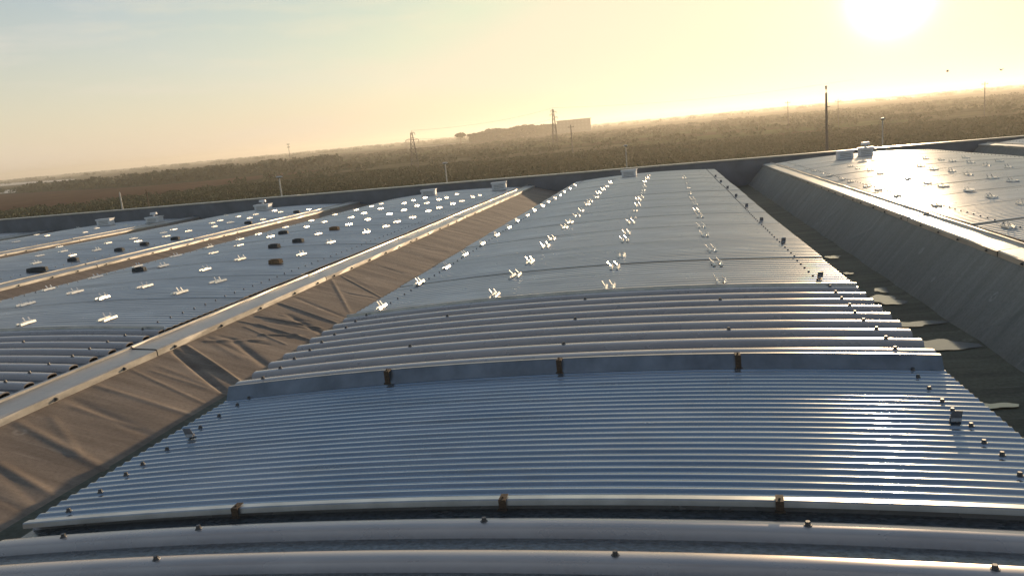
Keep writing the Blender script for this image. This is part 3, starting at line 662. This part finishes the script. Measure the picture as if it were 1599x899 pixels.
p1 = pylon(-17.75, 330, .0085, 'dark lattice pylon standing left of the pine trees', [(.80, 2.6, 2), (.99, 1.3, 1)])
p2 = pylon(-7.76, 470, .0205, 'taller lattice pylon in front of the far grey building', [(.93, 1.9, 1), (.86, 1.9, -1), (.78, 2.4, 1), (.97, 1.4, -1)])
def wire(a, b, sag, label):
    V, F = [], []; n_ = 24; pts = [Vector(a).lerp(Vector(b), i / n_) - Vector((0, 0, sag * 4 * (i / n_) * (1 - i / n_))) for i in range(n_ + 1)]
    o = ob('power_line', mesh('power_line', *join(*[tube(pts[i], pts[i + 1], .045, .045, 4) for i in range(n_)]), M_STEEL)); tag(o, label, 'cable', 'power line wires')
def top(az, d, z): x, y = polar(az, d); return (x, y, z)
h1, h2 = H + .0085 * 330, H + .0205 * 470
wire(top(-17.75, 330, h1 + .9), top(-7.76, 470, h2 + .9), 2.0, 'upper thin wire strung between the two lattice pylons')
wire(top(-17.4, 330, h1 * .80), top(-7.5, 470, h2 * .78), 2.4, 'lower thin wire strung between the two lattice pylons')
wire(top(-7.76, 470, h2 + .9), top(12, 560, h2 + 2), 3.0, 'thin wire running right from the taller pylon')

# umbrella pines and the grey block on the horizon
def clumps(n_, cx, cy, cz, rx, ry, rz, size, rng):
    d = rng.normal(size=(n_, 3)); d /= np.linalg.norm(d, axis=1)[:, None]; r = rng.uniform(.45, 1, n_) ** .5
    C = d * r[:, None] * [rx, ry, rz] + [cx, cy, cz]
    u = rng.normal(size=(n_, 3)); u /= np.linalg.norm(u, axis=1)[:, None]; w = np.cross(u, rng.normal(size=(n_, 3))); w /= np.linalg.norm(w, axis=1)[:, None]
    s = size * rng.uniform(.6, 1.3, n_)[:, None]
    return np.stack([C - u * s - w * s * .6, C + u * s - w * s * .6, C + u * s * .7 + w * s * .6, C - u * s * .7 + w * s * .6], 1).reshape(-1, 3)
def leaf_mesh(name, chunks, mat):
    V = np.concatenate(chunks); F = np.arange(len(V)).reshape(-1, 4); return mesh(name, V, F, mat)
def pine(az, d, hgt, rad, label):
    x, y = polar(az, d); t = thing('pine_tree', label, 'tree', 'umbrella pines on the horizon'); t.location = (x, y, 0)
    tr = [tube((0, 0, 0), (.3, 0, hgt * .55), .45, .3, 8)]
    for k in range(5): a = k * 1.26 + az; tr.append(tube((.3, 0, hgt * .5), (math.cos(a) * rad * .6, math.sin(a) * rad * .6, hgt * .8), .22, .08, 6))
    ob('trunk', mesh('trunk', *join(*tr), M_BARK), t)
    ch = [clumps(160, 0, 0, hgt * .82, rad, rad, hgt * .16, 1.1, RNG)]
    if rad > 7.6: ch.append(clumps(420, 0, 0, hgt * .38, rad * .9, rad * .6, hgt * .4, 1.3, RNG))
    for k in range(6): a = RNG.uniform(0, 6.28); q = rad * RNG.uniform(.3, .7); ch.append(clumps(70, q * math.cos(a), q * math.sin(a), hgt * RNG.uniform(.78, .95), rad * .45, rad * .45, hgt * .12, .9, RNG))
    ob('crown', leaf_mesh('crown', ch, M_PINE), t)
pine(-14.38, 1000, 13.5, 7.5, 'lone umbrella pine at the left of the far grove')
for i, (az, hgt, rad) in enumerate([(-13.45, 13, 8), (-13.0, 14, 8), (-12.55, 15, 9), (-12.1, 17, 10), (-11.6, 17.5, 10), (-11.05, 16, 9), (-10.6, 17, 9), (-10.15, 18, 10), (-9.6, 18.5, 11), (-9.1, 17, 10), (-8.65, 16.5, 9), (-8.25, 17, 9)]):
    pine(az, 1060 + 25 * (i % 3), hgt * .88, rad, '%s umbrella pine from the left in the far grove' % ORD[i])
fb = thing('far_building', 'grey block-shaped building on the horizon right of the pines', 'building'); x, y = polar(-6.35, 1250); fb.location = (x, y, 0); fb.rotation_euler = (0, 0, .1)
v, f = join(box(-26, 25, -10, 10, 0, 18)); ob('wall', mesh('wall', v, f, M_FARB), fb)
v, f = box(-27, 26, -11, 11, 18, 19); ob('roof', mesh('roof', v, f, M_FARB), fb)
v, f = box(-52, -26.2, -9, 9, 0, 14.5); ob('side_wing', mesh('side_wing', v, f, M_FARB), fb)
for r in range(3):
    for c_ in range(8): v, f = box(-22 + c_ * 5.6, -19.4 + c_ * 5.6, -10.12, -10.02, 4 + r * 5, 6.6 + r * 5); ob('window', mesh('window', v, f, M_GLASS), fb)
# birds
for i, (az, el, d) in enumerate([(17.25, .0188, 150), (20.06, .0145, 150)]):
    x, y = polar(az, d); V = [(0, -.22, 0), (.05, 0, .04), (-.05, 0, .04), (0, 0, -.06), (0, .28, 0), (.42, .02, .30), (-.42, .02, .30), (.2, -.08, .16), (-.2, -.08, .16)]
    F = [(0, 1, 2), (0, 3, 1), (0, 2, 3), (4, 2, 1), (4, 1, 3), (4, 3, 2), (1, 7, 5), (1, 5, 4), (2, 6, 8), (2, 4, 6)]
    o = ob('bird', mesh('bird', V, F, M_DARK)); o.location = (x, y, H + el * d); tag(o, ('left' if i == 0 else 'right') + ' one of two small dark birds in the bright sky', 'bird', 'birds in the sky'); o.rotation_euler = (0, 0, 1 + i)

# orchards and scrub: uncountable crowns in one mass each
def inside(poly, x, y):
    c_ = np.zeros(len(x), bool); j = len(poly) - 1
    for i in range(len(poly)):
        xi, yi = poly[i]; xj, yj = poly[j]
        c_ ^= ((yi > y) != (yj > y)) & (x < (xj - xi) * (y - yi) / (yj - yi + 1e-9) + xi); j = i
    return c_
def mass(name, n_, az0, az1, d0, d1, rad, hgt, leaves, size, label, avoid=(), only=None, rows=None):
    az = np.radians(RNG.uniform(az0, az1, n_)); u = RNG.uniform(0, 1, n_); d = np.sqrt(d0 ** 2 + u * (d1 ** 2 - d0 ** 2))
    x, y = d * np.sin(az), d * np.cos(az)
    if rows: y = np.round(y / rows) * rows + RNG.normal(0, .5, n_)
    k = np.ones(n_, bool)
    for p in avoid: k &= ~inside(p, x, y)
    if only: k &= inside(only, x, y)
    ch = []
    for X_, Y_ in zip(x[k], y[k]):
        s = RNG.uniform(.6, 1.25); h_ = hgt * s
        ch.append(clumps(leaves, X_, Y_, h_ * .58, rad * s, rad * s, h_ * .45, size * s, RNG))
    return tag(ob(name, leaf_mesh(name, ch, M_ORCH)), label, 'vegetation', kind='stuff')
mass('orchard', 6000, -44, 24, 125, 300, 1.6, 1.55, 34, .26, 'olive-green orchard and scrub beyond the parapet', (BROWN,), rows=6)
mass('far_orchard', 1700, -44, 24, 330, 900, 3.0, 2.3, 26, .6, 'hazy dark orchards stretching to the horizon', (BROWN,))
mass('tree_belt', 420, -44, -23, 470, 680, 4.0, 5.0, 36, 0.9, 'dark tree belt behind the brown ploughed field', (BROWN,))
mass('distant_trees', 700, -46, 24, 1500, 3600, 9.0, 4.5, 24, 2.2, 'low tree line on the distant horizon')

# ------------------------------------------------------------------ haze over the plain
hm = bpy.data.materials.new('haze'); hm.use_nodes = True; hm.node_tree.nodes.clear()
pv = hm.node_tree.nodes.new('ShaderNodeVolumePrincipled'); mo = hm.node_tree.nodes.new('ShaderNodeOutputMaterial')
pv.inputs['Color'].default_value = (0.95, 0.90, 0.80, 1); pv.inputs['Density'].default_value = 0.00034; pv.inputs['Anisotropy'].default_value = 0.5
hm.node_tree.links.new(pv.outputs[0], mo.inputs['Volume'])
v, f = box(-7500, 7500, -7500, 7500, -1, 45)
HZ = ob('haze', mesh('haze', v, f, hm)); tag(HZ, kind='stuff')
